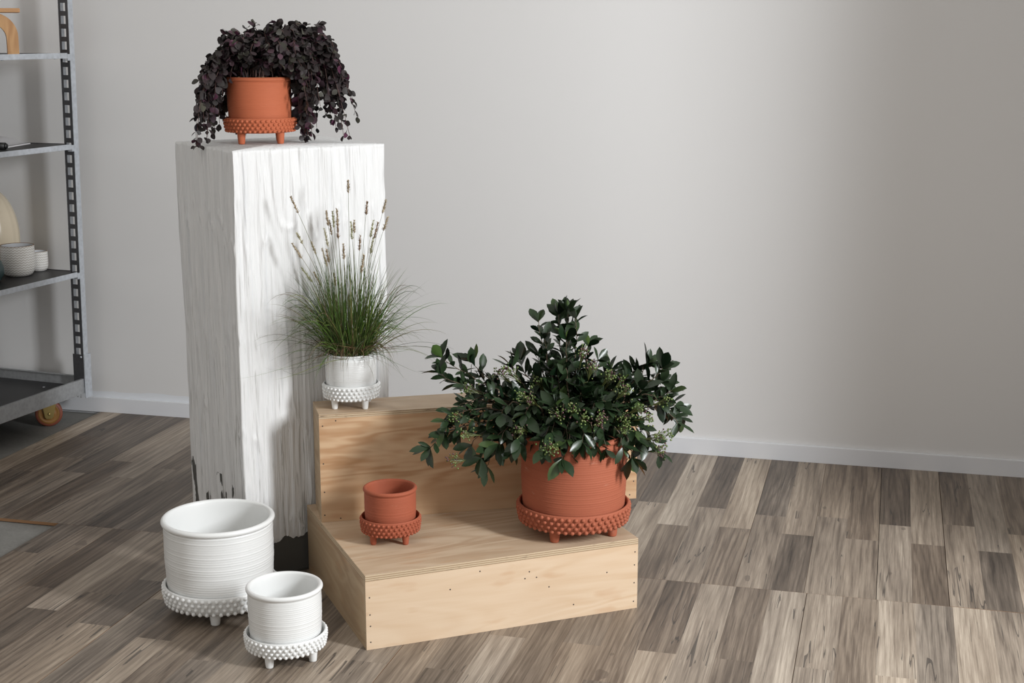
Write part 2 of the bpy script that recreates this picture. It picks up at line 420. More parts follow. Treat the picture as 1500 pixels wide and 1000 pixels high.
TRAIL= [((-0.093, 0.0, 0.261), (-0.153, -0.13, -0.008)), ((-0.092, 0.02, 0.268), (-0.139, -0.1, 0.019)), ((-0.074, -0.03, 0.277), (-0.158, -0.14, 0.002)), ((-0.097, 0.0, 0.253), (-0.156, -0.05, 0.122)), ((-0.06, -0.02, 0.284), (-0.13, -0.02, 0.041)), ((-0.071, 0.04, 0.292), (-0.143, 0.08, 0.01)), ((-0.044, -0.04, 0.292), (-0.088, -0.08, 0.138)), ((-0.079, -0.05, 0.254), (-0.148, -0.08, 0.084)), ((-0.102, 0.05, 0.264), (-0.158, 0.05, 0.101)), ((0.057, 0.0, 0.319), (0.266, 0.0, 0.083)), ((0.077, 0.0, 0.327), (0.247, -0.03, 0.018)), ((0.099, -0.02, 0.319), (0.232, 0.0, 0.015)), ((0.117, 0.02, 0.323), (0.221, 0.03, 0.054)), ((0.136, 0.0, 0.307), (0.196, 0.04, 0.069)), ((0.124, -0.03, 0.303), (0.15, -0.02, 0.021)), ((0.097, 0.05, 0.311), (0.153, 0.05, 0.044)), ((0.141, 0.02, 0.296), (0.236, 0.0, 0.17)), ((0.158, -0.02, 0.292), (0.236, -0.03, 0.199)), ((0.103, -0.05, 0.296), (0.146, -0.04, 0.082)), ((0.134, -0.05, 0.288), (0.177, -0.06, 0.106)), ((0.127, 0.06, 0.296), (0.11, 0.1, 0.049)), ((0.155, 0.03, 0.276), (0.187, 0.02, 0.11)), ((0.136, 0.08, 0.28), (0.201, 0.08, 0.132)), ((0.103, 0.06, 0.288), (0.114, 0.06, 0.116)), ((0.166, 0.0, 0.268), (0.225, -0.02, 0.12)), ((0.138, -0.03, 0.261), (0.107, 0.05, 0.133)), ((-0.008, -0.04, 0.304), (-0.034, -0.11, 0.232)), ((0.015, -0.04, 0.3), (0.01, -0.12, 0.228)), ((0.04, -0.05, 0.296), (0.047, -0.13, 0.228)), ((0.064, -0.05, 0.304), (0.073, -0.13, 0.209)), ((0.083, -0.05, 0.292), (0.107, -0.12, 0.213)), ((0.017, 0.0, 0.311), (-0.018, -0.08, 0.269)), ((0.041, 0.0, 0.315), (0.032, -0.1, 0.266)), ((0.073, 0.0, 0.319), (0.09, -0.1, 0.262)), ((0.094, 0.02, 0.323), (0.12, -0.1, 0.227)), ((-0.021, 0.03, 0.304), (-0.1, 0.0, 0.273)), ((0.092, 0.03, 0.323), (0.13, 0.02, 0.327)), ((0.05, 0.04, 0.315), (0.065, 0.0, 0.317)), ((0.008, 0.05, 0.307), (-0.036, 0.05, 0.304)), ((0.129, 0.05, 0.315), (0.15, 0.04, 0.311)), ((-0.074, 0.05, 0.264), (-0.116, 0.1, 0.074)), ((-0.057, 0.07, 0.276), (-0.135, 0.12, 0.093)), ((0.043, 0.08, 0.292), (0.01, 0.13, 0.031)), ((-0.038, 0.08, 0.276), (-0.088, 0.14, 0.031)), ((0.001, -0.03, 0.284), (-0.026, -0.09, 0.239)), ((0.098, -0.02, 0.276), (0.137, -0.09, 0.193))]
WORLD = .71
KEYPOS = (2.9, 1.46, 2.08); KEYSIZE = (.45, 1.2); KEYPOW = 200.
# ------------------------------------------------------------------ materials
WALL = m_wall(); SKIRT = m_white_paint(); LAM = m_floor(); CONC = m_concrete()
CORE = m_plain('fibreboard_core', (.25, .135, .065), .8)
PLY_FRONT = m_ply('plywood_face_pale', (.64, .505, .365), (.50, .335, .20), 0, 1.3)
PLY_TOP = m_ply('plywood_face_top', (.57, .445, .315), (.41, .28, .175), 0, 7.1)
PLY_SIDE = m_ply('plywood_face_side_shaded', (.45, .335, .21), (.31, .20, .112), 1, 4.2)  # side panels darkened: their shade is put into the ply colour
PLY_WARM = m_ply('plywood_face_honey', (.58, .405, .25), (.38, .205, .095), 0, 9.7, (.36, .17, .07))
PLY_EDGE = m_ply_edge()
NAIL = m_plain('dark_nail_head', (.035, .028, .024), .6)
TERRA_TOP = m_terracotta('terracotta_bright', (.44, .115, .046), (.37, .088, .034))
TERRA = m_terracotta('terracotta_red', (.37, .104, .050), (.28, .070, .033))
TERRA_SMALL = m_terracotta('terracotta_small', (.34, .084, .038), (.27, .062, .027))
CERAM = m_ceramic(); PLINTH = m_plinth()
SOIL = m_plain('dark_potting_soil', (.028, .020, .014), .95, 0, .5, 140)
BARK = m_plain('pale_bark_chips', (.22, .15, .085), .9, 0, .3, 60)
STEM_DARK = m_plain('brown_purple_stem', (.075, .035, .028), .6)
LEAF_PURPLE = m_leaf('purple_leaf', .5, .22, (.042, .038, .034), 0., .5)
LEAF_GREEN = m_leaf('glossy_green_leaf', .33, .36, (.024, .042, .017), .06, .6)
STEM_GREEN = m_plain('twig_bark', (.085, .06, .035), .65)
BERRY = m_leaf('green_berry', .3, .5, (.1, .12, .06), .2, 0.)
BLADE = m_leaf('grass_blade', .45, .35, (.1, .13, .05), 0., .25)
SEEDHEAD = m_leaf('grass_seed', .7, .2, (.42, .33, .2), 0., .2)
GALV = m_galv('galvanised_steel', (.50, .53, .57), .45, .45); GALV_DARK = m_galv('shaded_dark_steel', (.07, .07, .075), .5, .5)  # dark copy for the posts' front faces, their shade put into the colour
GALV_LIP = m_galv('dull_zinc', (.38, .39, .40), .5, .6)
BLACKPLY = m_plain('black_film_board', (.016, .016, .017), .45, 0, .3, 12)
HUB = m_plain('amber_plastic_hub', (.26, .125, .032), .38, 0, .15, 40)
TYRE = m_plain('brick_red_tyre', (.20, .055, .030), .55)
BRASS = m_plain('yellow_zinc', (.52, .40, .16), .32, .85)
STOOLWOOD = m_ply('warm_oiled_wood', (.56, .33, .15), (.38, .19, .075), 2, 3.3, (.3, .12, .04))
STOOLTOP = m_ply('warm_oiled_board', (.50, .28, .13), (.36, .18, .07), 0, 2.1, (.3, .12, .04))
CREAM = m_plain('cream_glaze', (.66, .57, .43), .25, 0, .04, 12)
TEAL = m_plain('slate_teal_glaze', (.055, .095, .098), .35)
GLAZE = m_patterned_glaze(); GLAZE_IN = m_plain('grey_white_glaze', (.55, .56, .58), .25); GLAZE_RIM = m_plain('bare_brown_rim', (.26, .17, .10), .6)
PAPER = m_plain('white_paper', (.62, .61, .62), .6)

# ------------------------------------------------------------------ the room, laid out along the wall: X runs along it, Y towards it
YAW = -.2549
WALL_N = 5.113
def room_obj(o): o.rotation_euler = (0, 0, YAW); return struct(o)
def rp(e, n, z=0.):
    c, s = math.cos(YAW), math.sin(YAW)
    return Vector((e*c-n*s, e*s+n*c, z))

room_obj(MB().box((-5.2, WALL_N, -.03), (1.35, WALL_N+.12, 3.4)).build('wall_back', WALL))
room_obj(MB().box((-5.2, WALL_N-.013, -.002), (1.21, WALL_N, .060), bevel=.0025).build('baseboard_back', SKIRT))
# side wall with a tall opening; daylight comes in through it from the right
JAMB = 3.42
w = MB()
w.box((1.21, JAMB, -.03), (1.35, WALL_N, 3.4)); w.box((1.21, -.5, -.03), (1.35, 1.2, 3.4)); w.box((1.21, 1.2, 3.05), (1.35, JAMB, 3.4))
room_obj(w.build('wall_right', WALL))
room_obj(MB().box((-5.2, -.6, -.03), (-5.05, WALL_N, 3.4)).build('wall_left', WALL))  # unseen wall, added to stop open sky light flooding under the trolley
room_obj(MB().box((-5.2, -.6, -.06), (1.35, WALL_N+.12, -.012)).build('floor_slab', CONC))

def laminate():
    rg = random.Random(11)
    T = {-8: (.30, .62), -7: (.72, .40), -6: (.28, .58), -5: (.74, .40), -4: (.36, .52), -3: (.60, .27), -2: (.50, .55), -1: (.36, .50), 0: (.26, .55),
         1: (.58, .33), 2: (.34, .58), 3: (.60, .28), 4: (.40, .66), 5: (.5, .5), 6: (.3, .6)}
    T2 = {-8: .5, -7: .34, -6: .44, -5: .40, -4: .30, -3: .64, -2: .40, -1: .72, 0: .62, 1: .52, 2: .72, 3: .50, 4: .74, 5: .52, 6: .66, 7: .6}
    v = []; f = []; mi = []; uv = []; cl = []
    def quad(P, m, c, U=None):
        b = len(v); v.extend(P); f.append((b, b+1, b+2, b+3)); mi.append(m)
        uv.extend(U if U else [(0, 0)]*4); cl.extend([c]*4)
    W = .0955
    for row, (n0, n1) in enumerate(((3.84, WALL_N), (2.56, 3.8394), (1.28, 2.558), (0., 1.278))):
        off = (.014, -.1695, .06, -.02)[row]
        k0 = (-32, -24, -25, -25)[row]
        gapl = 0
        for k in range(k0, 14):
            e0, e1 = off+W*k, off+W*(k+1)
            if e0 > 1.2: break
            even = k % 2 == 0
            gl = (rg.choice((.0002, .0003, .0003, .0005, .0009)) if even else 0.)
            if row == 0 and k in (0, 2): gl = .0019
            if row == 1 and k in (0, -10, -18): gl = .0017
            a0 = e0+gl; a1 = e1; nn0 = n0+(0.0015 if row == 0 and k in (2, 3) else 0)
            if row == 0:
                j = [4.50+rg.uniform(-.05, .07) if even else 4.305+rg.uniform(-.006, .03)]
            elif row == 1: j = [3.353 if even else 3.12+rg.uniform(-.1, .1)]
            else: j = [n0+rg.uniform(.3, 1.)]
            if e0 < -1.0 and rg.random() < .5: j.append(j[0]+(n1-j[0])*rg.uniform(.4, .6))
            cuts = [nn0]+sorted(j)+[n1]
            for q, (b0, b1) in enumerate(zip(cuts, cuts[1:])):
                tone = rg.choice((.26, .3, .36, .42, .46, .52, .6, .68))
                if row == 0 and k in T: tone = T[k][0 if q else 1]
                if row == 1 and k in T2:
                    tone = T2[k]+(0 if q else rg.uniform(-.06, .1))
                    if k == -4 and not q: tone = .62
                c = (tone, rg.random(), rg.random()*.75, 1)
                u0 = rg.random()*3
                quad([(a0, b0, 0), (a1, b0, 0), (a1, b1, 0), (a0, b1, 0)], 0, c, [(u0, b0), (u0+W, b0), (u0+W, b1), (u0, b1)])
            z = -.0095; c = (0, 0, 0, 1)
            quad([(a0, n0, z), (a0, n0, 0), (a0, n1, 0), (a0, n1, z)], 1, c)
            if not even or k == 13: quad([(a1, n0, 0), (a1, n0, z), (a1, n1, z), (a1, n1, 0)], 1, c)
            quad([(a0, nn0, z), (a1, nn0, z), (a1, nn0, 0), (a0, nn0, 0)], 1, c)
            quad([(a0, n1, 0), (a1, n1, 0), (a1, n1, z), (a0, n1, z)], 1, c)
            quad([(a0, n1, z), (a1, n1, z), (a1, n0, z), (a0, n0, z)], 1, c)
    me = bpy.data.meshes.new('floor'); me.from_pydata(v, [], f)
    me.materials.append(LAM); me.materials.append(CORE)
    me.polygons.foreach_set('material_index', mi)
    l = me.uv_layers.new(name='board'); l.data.foreach_set('uv', [x for q in uv for x in q])
    at = me.color_attributes.new('print', 'FLOAT_COLOR', 'CORNER'); at.data.foreach_set('color', [x for q in cl for x in q])
    o = bpy.data.objects.new('floor', me); col.objects.link(o)
    return room_obj(o)
laminate()

# ------------------------------------------------------------------ plinth
def value_noise(u, v, seed):
    rg = np.random.RandomState(seed); G = rg.rand(512, 64)
    iu = np.floor(u).astype(int); iv = np.floor(v).astype(int); fu = u-iu; fv = v-iv
    fu = fu*fu*(3-2*fu); fv = fv*fv*(3-2*fv)
    g = lambda a, b: G[a % 512, b % 64]
    return (g(iu, iv)*(1-fu)+g(iu+1, iv)*fu)*(1-fv)+(g(iu, iv+1)*(1-fu)+g(iu+1, iv+1)*fu)*fv

def plinth():
    w, d, h = .452, .400, 1.1935
    per = []
    def side(a, b, n, nx, ny):
        for i in range(n): t = i/n; per.append((a[0]+(b[0]-a[0])*t, a[1]+(b[1]-a[1])*t, nx, ny))
    side((0, 0), (w, 0), 130, 0, -1); side((w, 0), (w, d), 60, 1, 0); side((w, d), (0, d), 40, 0, 1); side((0, d), (0, 0), 110, -1, 0)
    per = np.array(per); NP = len(per)
    seg = np.hypot(*(np.roll(per[:, :2], -1, 0)-per[:, :2]).T); u = np.concatenate([[0], np.cumsum(seg)[:-1]])
    NZ = 170; zs = np.linspace(0, h, NZ)
    U, Z = np.meshgrid(u, zs)
    wob = (value_noise(U/.03, Z/.16, 1)-.5)*.010
    U2 = U+wob
    hgt = (value_noise(U2/.0105, Z/.21, 2)-.5)*.0042+(value_noise(U2/.022, Z/.33, 3)-.5)*.0052+(value_noise(U2/.0065, Z/.09, 4)-.5)*.0024
    rid = np.abs(value_noise(U2/.017, Z/.28, 5)-.5)
    hgt += np.where(rid < .06, (.06-rid)/.06*.0036, 0)
    bare = Z < .10
    hgt = np.where(bare, hgt*.12-.001, hgt)
    hgt = np.minimum(hgt, .0050)
    hgt[-1] *= .3
    X = per[:, 0][None]+per[:, 2][None]*hgt; Y = per[:, 1][None]+per[:, 3][None]*hgt
    # corners: keep the arris a little knocked about instead of razor sharp
    V = np.stack([X, Y, Z], -1).reshape(-1, 3)
    i = np.arange(NP); j = (i+1) % NP
    F = []
    for r in range(NZ-1):
        F.append(np.stack([r*NP+i, r*NP+j, (r+1)*NP+j, (r+1)*NP+i], -1))
    F = np.concatenate(F).tolist()
    V = V.tolist(); base = (NZ-1)*NP
    V.append((w/2, d/2, h)); cc = len(V)-1
    F += [(base+a, base+b, cc) for a, b in zip(i.tolist(), j.tolist())]
    F.append(tuple(reversed(range(NP))))
    m = MB(); m.add(V, F, smooth=True)
    o = m.build('display_plinth', PLINTH, None, (-.733, 3.841, 0), (0, 0, .584))
    return tag(o, 'tall square plinth roughly brushed with thick white paint, grey and bare at its foot', 'plinth')
plinth()

# ------------------------------------------------------------------ plywood boxes
def nails(mb, pts, y, mi):
    for x, z in pts: mb.dome((x, y, z), (0, -1, 0), .0021, mi, 7, .25)

def low_box():
    w, d, h, t = .745, .592, .195, .016
    root = empty('plywood_box', (-.360, 3.381, 0), .377)
    tag(root, 'wide low plywood box on the floor, carrying the terracotta pots and the taller plywood box', 'box')
    E = [2, 2, 2, 2, 0, 0]
    MB().box((0, 0, h-t), (w, d, h), mis=E, bevel=.0008).build('top_panel', [PLY_TOP, PLY_TOP, PLY_EDGE], root)
    m = MB(); m.box((0, 0, 0), (w, t, h-t), mis=[1, 1, 0, 0, 1, 1], bevel=.0006)
    nails(m, [(.011, .020), (.011, .062), (.0105, .092), (.010, .137), (w-.011, .020), (w-.010, .072), (w-.010, .122), (w-.009, .158),
              (.435, .145), (.423, .128), (.455, .127), (.49, .096), (.22, .128), (.655, .112), (.30, .165), (.56, .037)], -.0001, 2)
    m.build('front_panel', [PLY_FRONT, PLY_EDGE, NAIL], root)
    for x0 in (0, w-t):
        MB().box((x0, t, 0), (x0+t, d, h-t), mis=[0, 0, 1, 1, 1, 1], bevel=.0006).build('side_panel', [PLY_SIDE, PLY_EDGE], root)
low_box()

def tall_box():
    w, d, h, t = .897, .149, .302, .012
    root = empty('plywood_box', (-.517, 3.780, .195), .236)
    tag(root, 'narrow upright plywood box with honey-coloured face, standing on the back of the low plywood box', 'box')
    MB().box((0, 0, h-t), (w, d, h), mis=[2, 2, 2, 2, 0, 0], bevel=.0008).build('top_panel', [PLY_TOP, PLY_TOP, PLY_EDGE], root)
    m = MB(); m.box((0, 0, 0), (w, .015, h-t), mis=[1, 1, 0, 0, 1, 1], bevel=.0006)
    nails(m, [(.009, .020), (.010, .085), (.009, .165), (.0095, .270), (.045, .283), (.052, .008), (.62, .01), (.74, .283),
              (w-.009, .052), (w-.008, .130), (w-.02, .012)], -.0001, 2)
    m.build('front_panel', [PLY_WARM, PLY_EDGE, NAIL], root)
    MB().box((0, d-.015, 0), (w, d, h-t), mis=[1, 1, 0, 0, 1, 1], bevel=.0006).build('back_panel', [PLY_FRONT, PLY_EDGE], root)
    for x0 in (0, w-.015):
        MB().box((x0, .015, 0), (x0+.015, d-.015, h-t), mis=[0, 0, 1, 1, 1, 1]).build('side_panel', [PLY_SIDE, PLY_EDGE], root)
tall_box()

# ------------------------------------------------------------------ pots and their footed saucers
def cup(Rr, Rb, H, z0, pitch, amp, flare=True, wall=.011, seed=0):
    """turned pot: fine throwing rings, a rolled rim, open inside"""
    rg = random.Random(seed)
    tr = wall*.68 if flare else wall*.5
    zt = H-2*tr if flare else H-.016
    P = [(0, z0), (Rb*.88, z0), (Rb*.928, z0+.003), (Rb*.945, z0+.010)]
    n = int((zt-z0-.014)/pitch)
    for i in range(n):
        am = rg.choice((.35, .6, .8, 1., 1.25))
        for q in range(4):
            z = z0+.014+pitch*(i+q/4)
            a = amp*.55*(.5+.5*math.sin(2*math.pi*q/4))*am
            t = (z-z0)/(zt-z0)
            P.append((Rb*(.95+.05*min(1, t*1.9)**.8)+a, z))
    if flare:
        zc, rc = H-tr, Rr-tr
        P.append((Rb-.0005, zt-.002))
        for a in range(-65, 181, 20): P.append((rc+tr*math.cos(R(a)), zc+tr*math.sin(R(a))))
        ri = rc-tr
    else:
        for a in range(0, 91, 15): P.append((Rb-.012+.012*math.cos(R(a))+.0006, zt+.009*math.sin(R(a))))
        P += [(Rr+.001, H-.005), (Rr, H-.0015), (Rr-.003, H)]
        ri = Rr-.008; P.append((ri, H-.002))
    P += [(ri-.001, H-tr*1.6-.004), (Rb-wall, H-tr*2-.016), (Rb*.96-wall, z0+.03), (Rb*.9-wall, z0+wall+.003), (Rb*.6, z0+wall), (0, z0+wall)]
    return MB().lathe(P, 96)

def saucer(name, label, loc, mat, Rs, zb, zt, nb, rb, leg_a, leg_r, rings=4, leg_n=4, group=None):
    root = empty(name, loc); tag(root, label, 'saucer')
    m = MB(); hh = zt-zb
    prof = [(0, zb), (Rs*.84, zb), (Rs*.905, zb+.002), (Rs*.945, zb+hh*.22), (Rs*.965, zb+hh*.5), (Rs*.972, zb+hh*.8), (Rs*.974, zt-.0035), (Rs*.965, zt-.0008),
            (Rs*.955, zt), (Rs*.938, zt-.001), (Rs*.930, zt-.004), (Rs*.918, zb+.018), (Rs*.89, zb+.0105), (0, zb+.0105)]
    m.lathe(prof, 96)
    for r in range(rings):
        z = zb+hh*(.13+.69*r/(rings-1)); f = (z-zb)/hh
        rr = Rs*(.928+.044*min(1, f/.55))
        nz = .38*(1-min(1, f/.6))
        for i in range(nb):
            a = 2*math.pi*(i+.5*(r % 2))/nb
            m.dome((rr*math.cos(a), rr*math.sin(a), z), (math.cos(a), math.sin(a), -nz), rb, 0, 8, .95)
    m.build('tray', mat, root)
    for q in range(leg_n):
        a = R(leg_a+360/leg_n*q); x, y = Rs*.745*math.cos(a), Rs*.745*math.sin(a)
        MB().lathe([(0, 0), (leg_r*.62, 0), (leg_r*.76, .0015), (leg_r*.80, .004), (leg_r*.92, zb*.6), (leg_r, zb), (leg_r*1.05, zb+.006), (0, zb+.006)], 20,
                   M=Matrix.Translation((x, y, 0))).build('leg', mat, root)
    return root

def soil_disc(r, z, seed, chips=0, bump=.006):
    rg = random.Random(seed); m = MB()
    n, k = 36, 9; v = [(0, 0, z+bump)]; f = []
    for i in range(1, k+1):
        for j in range(n):
            a = 2*math.pi*j/n; q = r*i/k
            v.append((q*math.cos(a), q*math.sin(a), z+(rg.uniform(-1, 1)*bump+bump*.6*(1-i/k) if i < k else 0)))
    for j in range(n):
        f.append((0, 1+j, 1+(j+1) % n))
        for i in range(k-1):
            a = 1+i*n; f.append((a+j, a+n+j, a+n+(j+1) % n, a+(j+1) % n))
    m.add(v, f)
    for i in range(chips):
        a = rg.uniform(0, 2*math.pi); q = r*math.sqrt(rg.uniform(.45, .93))
        m.ball((q*math.cos(a), q*math.sin(a), z+.004+rg.uniform(0, .006)), rg.uniform(.004, .009), 1, None, 7, 5, (rg.uniform(.8, 1.3), rg.uniform(.8, 1.3), rg.uniform(.6, .9)))
    return m

ZB, ZT, ZP = .195, .497, 1.1935
BIG = dict(Rs=.1525, zb=.031, zt=.083, nb=50, rb=.0060, leg_r=.0150)
MID = dict(Rs=.1012, zb=.0305, zt=.0715, nb=44, rb=.0047, leg_r=.0118)
SML = dict(Rs=.0795, zb=.0250, zt=.0675, nb=38, rb=.0043, leg_r=.0098)
DS = {**SML, 'Rs': .0780}

A = (-.772, 3.655, 0); B = (-.5537, 3.3497, 0); C = (-.7064, 4.1371, ZP); D = (-.4394, 3.8828, ZT); E_ = (-.3184, 3.6488, ZB); F_ = (.1644, 3.7267, ZB)
# white pair on the floor
saucer('pot_saucer', 'large white footed saucer with raised beads, on the floor under the biggest white pot', A, CERAM, leg_a=-87, **BIG)
tag(cup(.1475, .1415, .258, .0425, .0064, .0011, seed=1).build('plant_pot', CERAM, None, A), 'biggest empty white ribbed pot with rolled rim, on the floor before the plinth', 'pot')
saucer('pot_saucer', 'medium white footed saucer with raised beads, at the low plywood box front corner', B, CERAM, leg_a=-113.7, **MID)
tag(cup(.0935, .0890, .1865, .0420, .0050, .0009, seed=2, wall=.009).build('plant_pot', CERAM, None, B), 'medium empty white ribbed pot on the floor in front of the biggest white pot', 'pot')
# small empty terracotta pot on the low box
saucer('pot_saucer', 'small terracotta footed saucer with raised beads, under the empty terracotta pot', E_, TERRA_SMALL, leg_a=-135, **SML)
tag(cup(.0707, .0672, .1450, .0365, .0040, .0007, seed=3, wall=.008).build('plant_pot', TERRA_SMALL, None, E_), 'small empty terracotta pot standing on the low plywood box', 'pot')

# ------------------------------------------------------------------ leaf outlines
ROUND = [(0, .10), (.14, .55), (.38, .96), (.62, 1.), (.85, .62), (1, 0)]
OVAL = [(0, .07), (.12, .34), (.36, .84), (.62, 1.), (.83, .66), (1, 0)]

# ------------------------------------------------------------------ trailing plant on the plinth
def trailing():
    rg = random.Random(21)
    root = empty('potted_trailing_plant', C)
    tag(root, 'terracotta pot of trailing dark purple round-leaved plant on top of the white plinth', 'potted plant')
    cup(.0922, .0890, .183, .0415, .0046, .0008, seed=4, wall=.009).build('pot', TERRA_TOP, root)
    soil_disc(.0800, .170, 5, 40, .009).build('soil', [SOIL, BARK], root)
    lf = MB(); st = MB()
    pal = [((.020, .012, .016), 5), ((.030, .016, .022), 5), ((.045, .020, .030), 3), ((.034, .027, .028), 3), ((.058, .056, .042), 1.8), ((.085, .026, .052), 1.5), ((.13, .048, .085), .9), ((.095, .09, .068), .6), ((.015, .012, .015), 3)]
    cs, ws = zip(*pal)
    ca, sa = math.cos(.584), math.sin(.584)
    def clear(q):
        q = q.copy(); r = math.hypot(q[0], q[1])
        lim = .113 if q[2] < .082 else (.104 if q[2] < .168 else 0)
        if lim and r < lim: q[0] *= lim/r; q[1] *= lim/r
        x, y = q[0]+C[0]+.733, q[1]+C[1]-3.841
        u, v = x*ca+y*sa, -x*sa+y*ca
        if u > -.012 and v > -.012 and u < .464 and v < .412 and q[2] < .017: q[2] = .017
        return q
    def strand(P, n, s0, droop=1.):
        pts = bez(P, 18)
        # a little wander so no two run alike
        ph = rg.uniform(0, 6)
        pts = [q+Vector((math.sin(i*.9+ph), math.cos(i*1.1+ph), math.sin(i*.7+ph*2)))*(.004*i/18) for i, q in enumerate(pts)]
        pts = [clear(q) for q in pts]
        st.tube(pts, [.0016-.0009*i/18 for i in range(19)], 5)
        L = sum((b-a).length for a, b in zip(pts, pts[1:]))
        k = max(6, int(L/.0112)); side = 1
        for i in range(k):
            t = s0+(1-s0)*i/(k-1); x = min(17.999, t*18); a = int(x)
            q = pts[a].lerp(pts[a+1], x-a); tan = (pts[a+1]-pts[a]).normalized()
            for _ in range(2 if rg.random() < .62 else 1):
                side = -side
                out = tan.cross(Vector((0, 0, 1))); out = out.normalized() if out.length > .1 else rnd_unit(rg)
                d = out*side*rg.uniform(.4, 1)+tan*rg.uniform(.1, .8)+rnd_unit(rg)*.55+Vector((0, 0, -.35*droop))
                nr = Vector((0, 0, 1))*rg.uniform(.1, 1)+rnd_unit(rg)*.8+Vector((0, -.25, 0))
                sz = rg.uniform(.0160, .0280)*(1.-.2*(t > .93))
                lf.leaf(q+d.normalized()*.002, d, nr, sz, sz*rg.uniform(.72, .95), ROUND, rg.choices(cs, ws)[0], rg.uniform(-.05, .35), rg.uniform(.05, .4))
    def root_pt(P):
        a = math.atan2(P[1], P[0])+rg.uniform(-.5, .5); q = rg.uniform(.01, .07)
        return Vector((q*math.cos(a), q*math.sin(a), .172))
    for ap, en in TRAIL:
        if en[1] <= -.08 and en[2] > .2: en = (en[0], en[1], en[2]+.012)
        for rep in range(3):
            j = (.010, .016, .022)[rep]
            a = Vector(ap)+rnd_unit(rg)*j-Vector((0, 0, .012)); e = Vector(en)+rnd_unit(rg)*j*(1 if rep == 0 else 1.5)
            if rep: e = e.lerp(a, rg.uniform(.05, .45))
            if en[2] < .02 and e[2] < en[2]: e[2] = en[2]+.004
            p0 = root_pt(e)
            c1 = p0.lerp(a, .55)+Vector((0, 0, .055))
            c2 = Vector((a[0]*.25+e[0]*.75, a[1]*.25+e[1]*.75, max(a[2], e[2]+.02)*1.0+.012))
            # pass through the apex: lift the two handles
            mid = (p0+c1*3+c2*3+e)/8; lift = a[2]-max(q[2] for q in bez([p0, c1, c2, e], 18))
            c1[2] += lift*.9; c2[2] += lift*.9
            strand([p0, c1, c2, e], 0, .12)
    for i in range(34):       # short shoots low over the back and sides of the rim
        th = rg.uniform(-.5, math.pi+.5); q = rg.uniform(.06, .10)
        p0 = Vector((q*.5*math.cos(th), q*.5*math.sin(th), .172)); e = Vector((q*math.cos(th)*1.2, q*math.sin(th)*1.2, rg.uniform(.175, .225)))
        strand([p0, p0+Vector((0, 0, .03)), e+Vector((0, 0, .02)), e], 0, .15)
    for i in range(26):       # curtains hanging behind and beside the pot
        th = rg.choice((rg.uniform(-.25, .9), rg.uniform(2.1, 3.4))); q = rg.uniform(.105, .145)
        p0 = Vector((.06*math.cos(th), .06*math.sin(th), .172)); e = Vector((q*math.cos(th), q*math.sin(th), rg.uniform(.01, .12)))
        strand([p0, Vector((q*.8*math.cos(th), q*.8*math.sin(th), .30)), Vector((q*1.1*math.cos(th), q*1.1*math.sin(th), .24)), e], 0, .3)
    for i in range(46):       # the close mound over the rim
        th = rg.uniform(0, 2*math.pi); q = rg.uniform(.02, .115)
        top = Vector((q*math.cos(th)+.02, q*math.sin(th)*.9+.02, .240+rg.uniform(0, .040)))
        p0 = Vector((top[0]*.4, top[1]*.4, .17)); e = top+Vector((math.cos(th)*.03, math.sin(th)*.03, -.03))
        strand([p0, p0.lerp(top, .6)+Vector((0, 0, .03)), top+Vector((0, 0, .01)), e], 0, .25)
    st.build('stems', STEM_DARK, root); lf.build('foliage', LEAF_PURPLE, root)
trailing()
saucer('pot_saucer', 'terracotta footed saucer with raised beads, on the plinth under the trailing purple plant', C, TERRA_TOP, leg_a=-124.6, **MID)

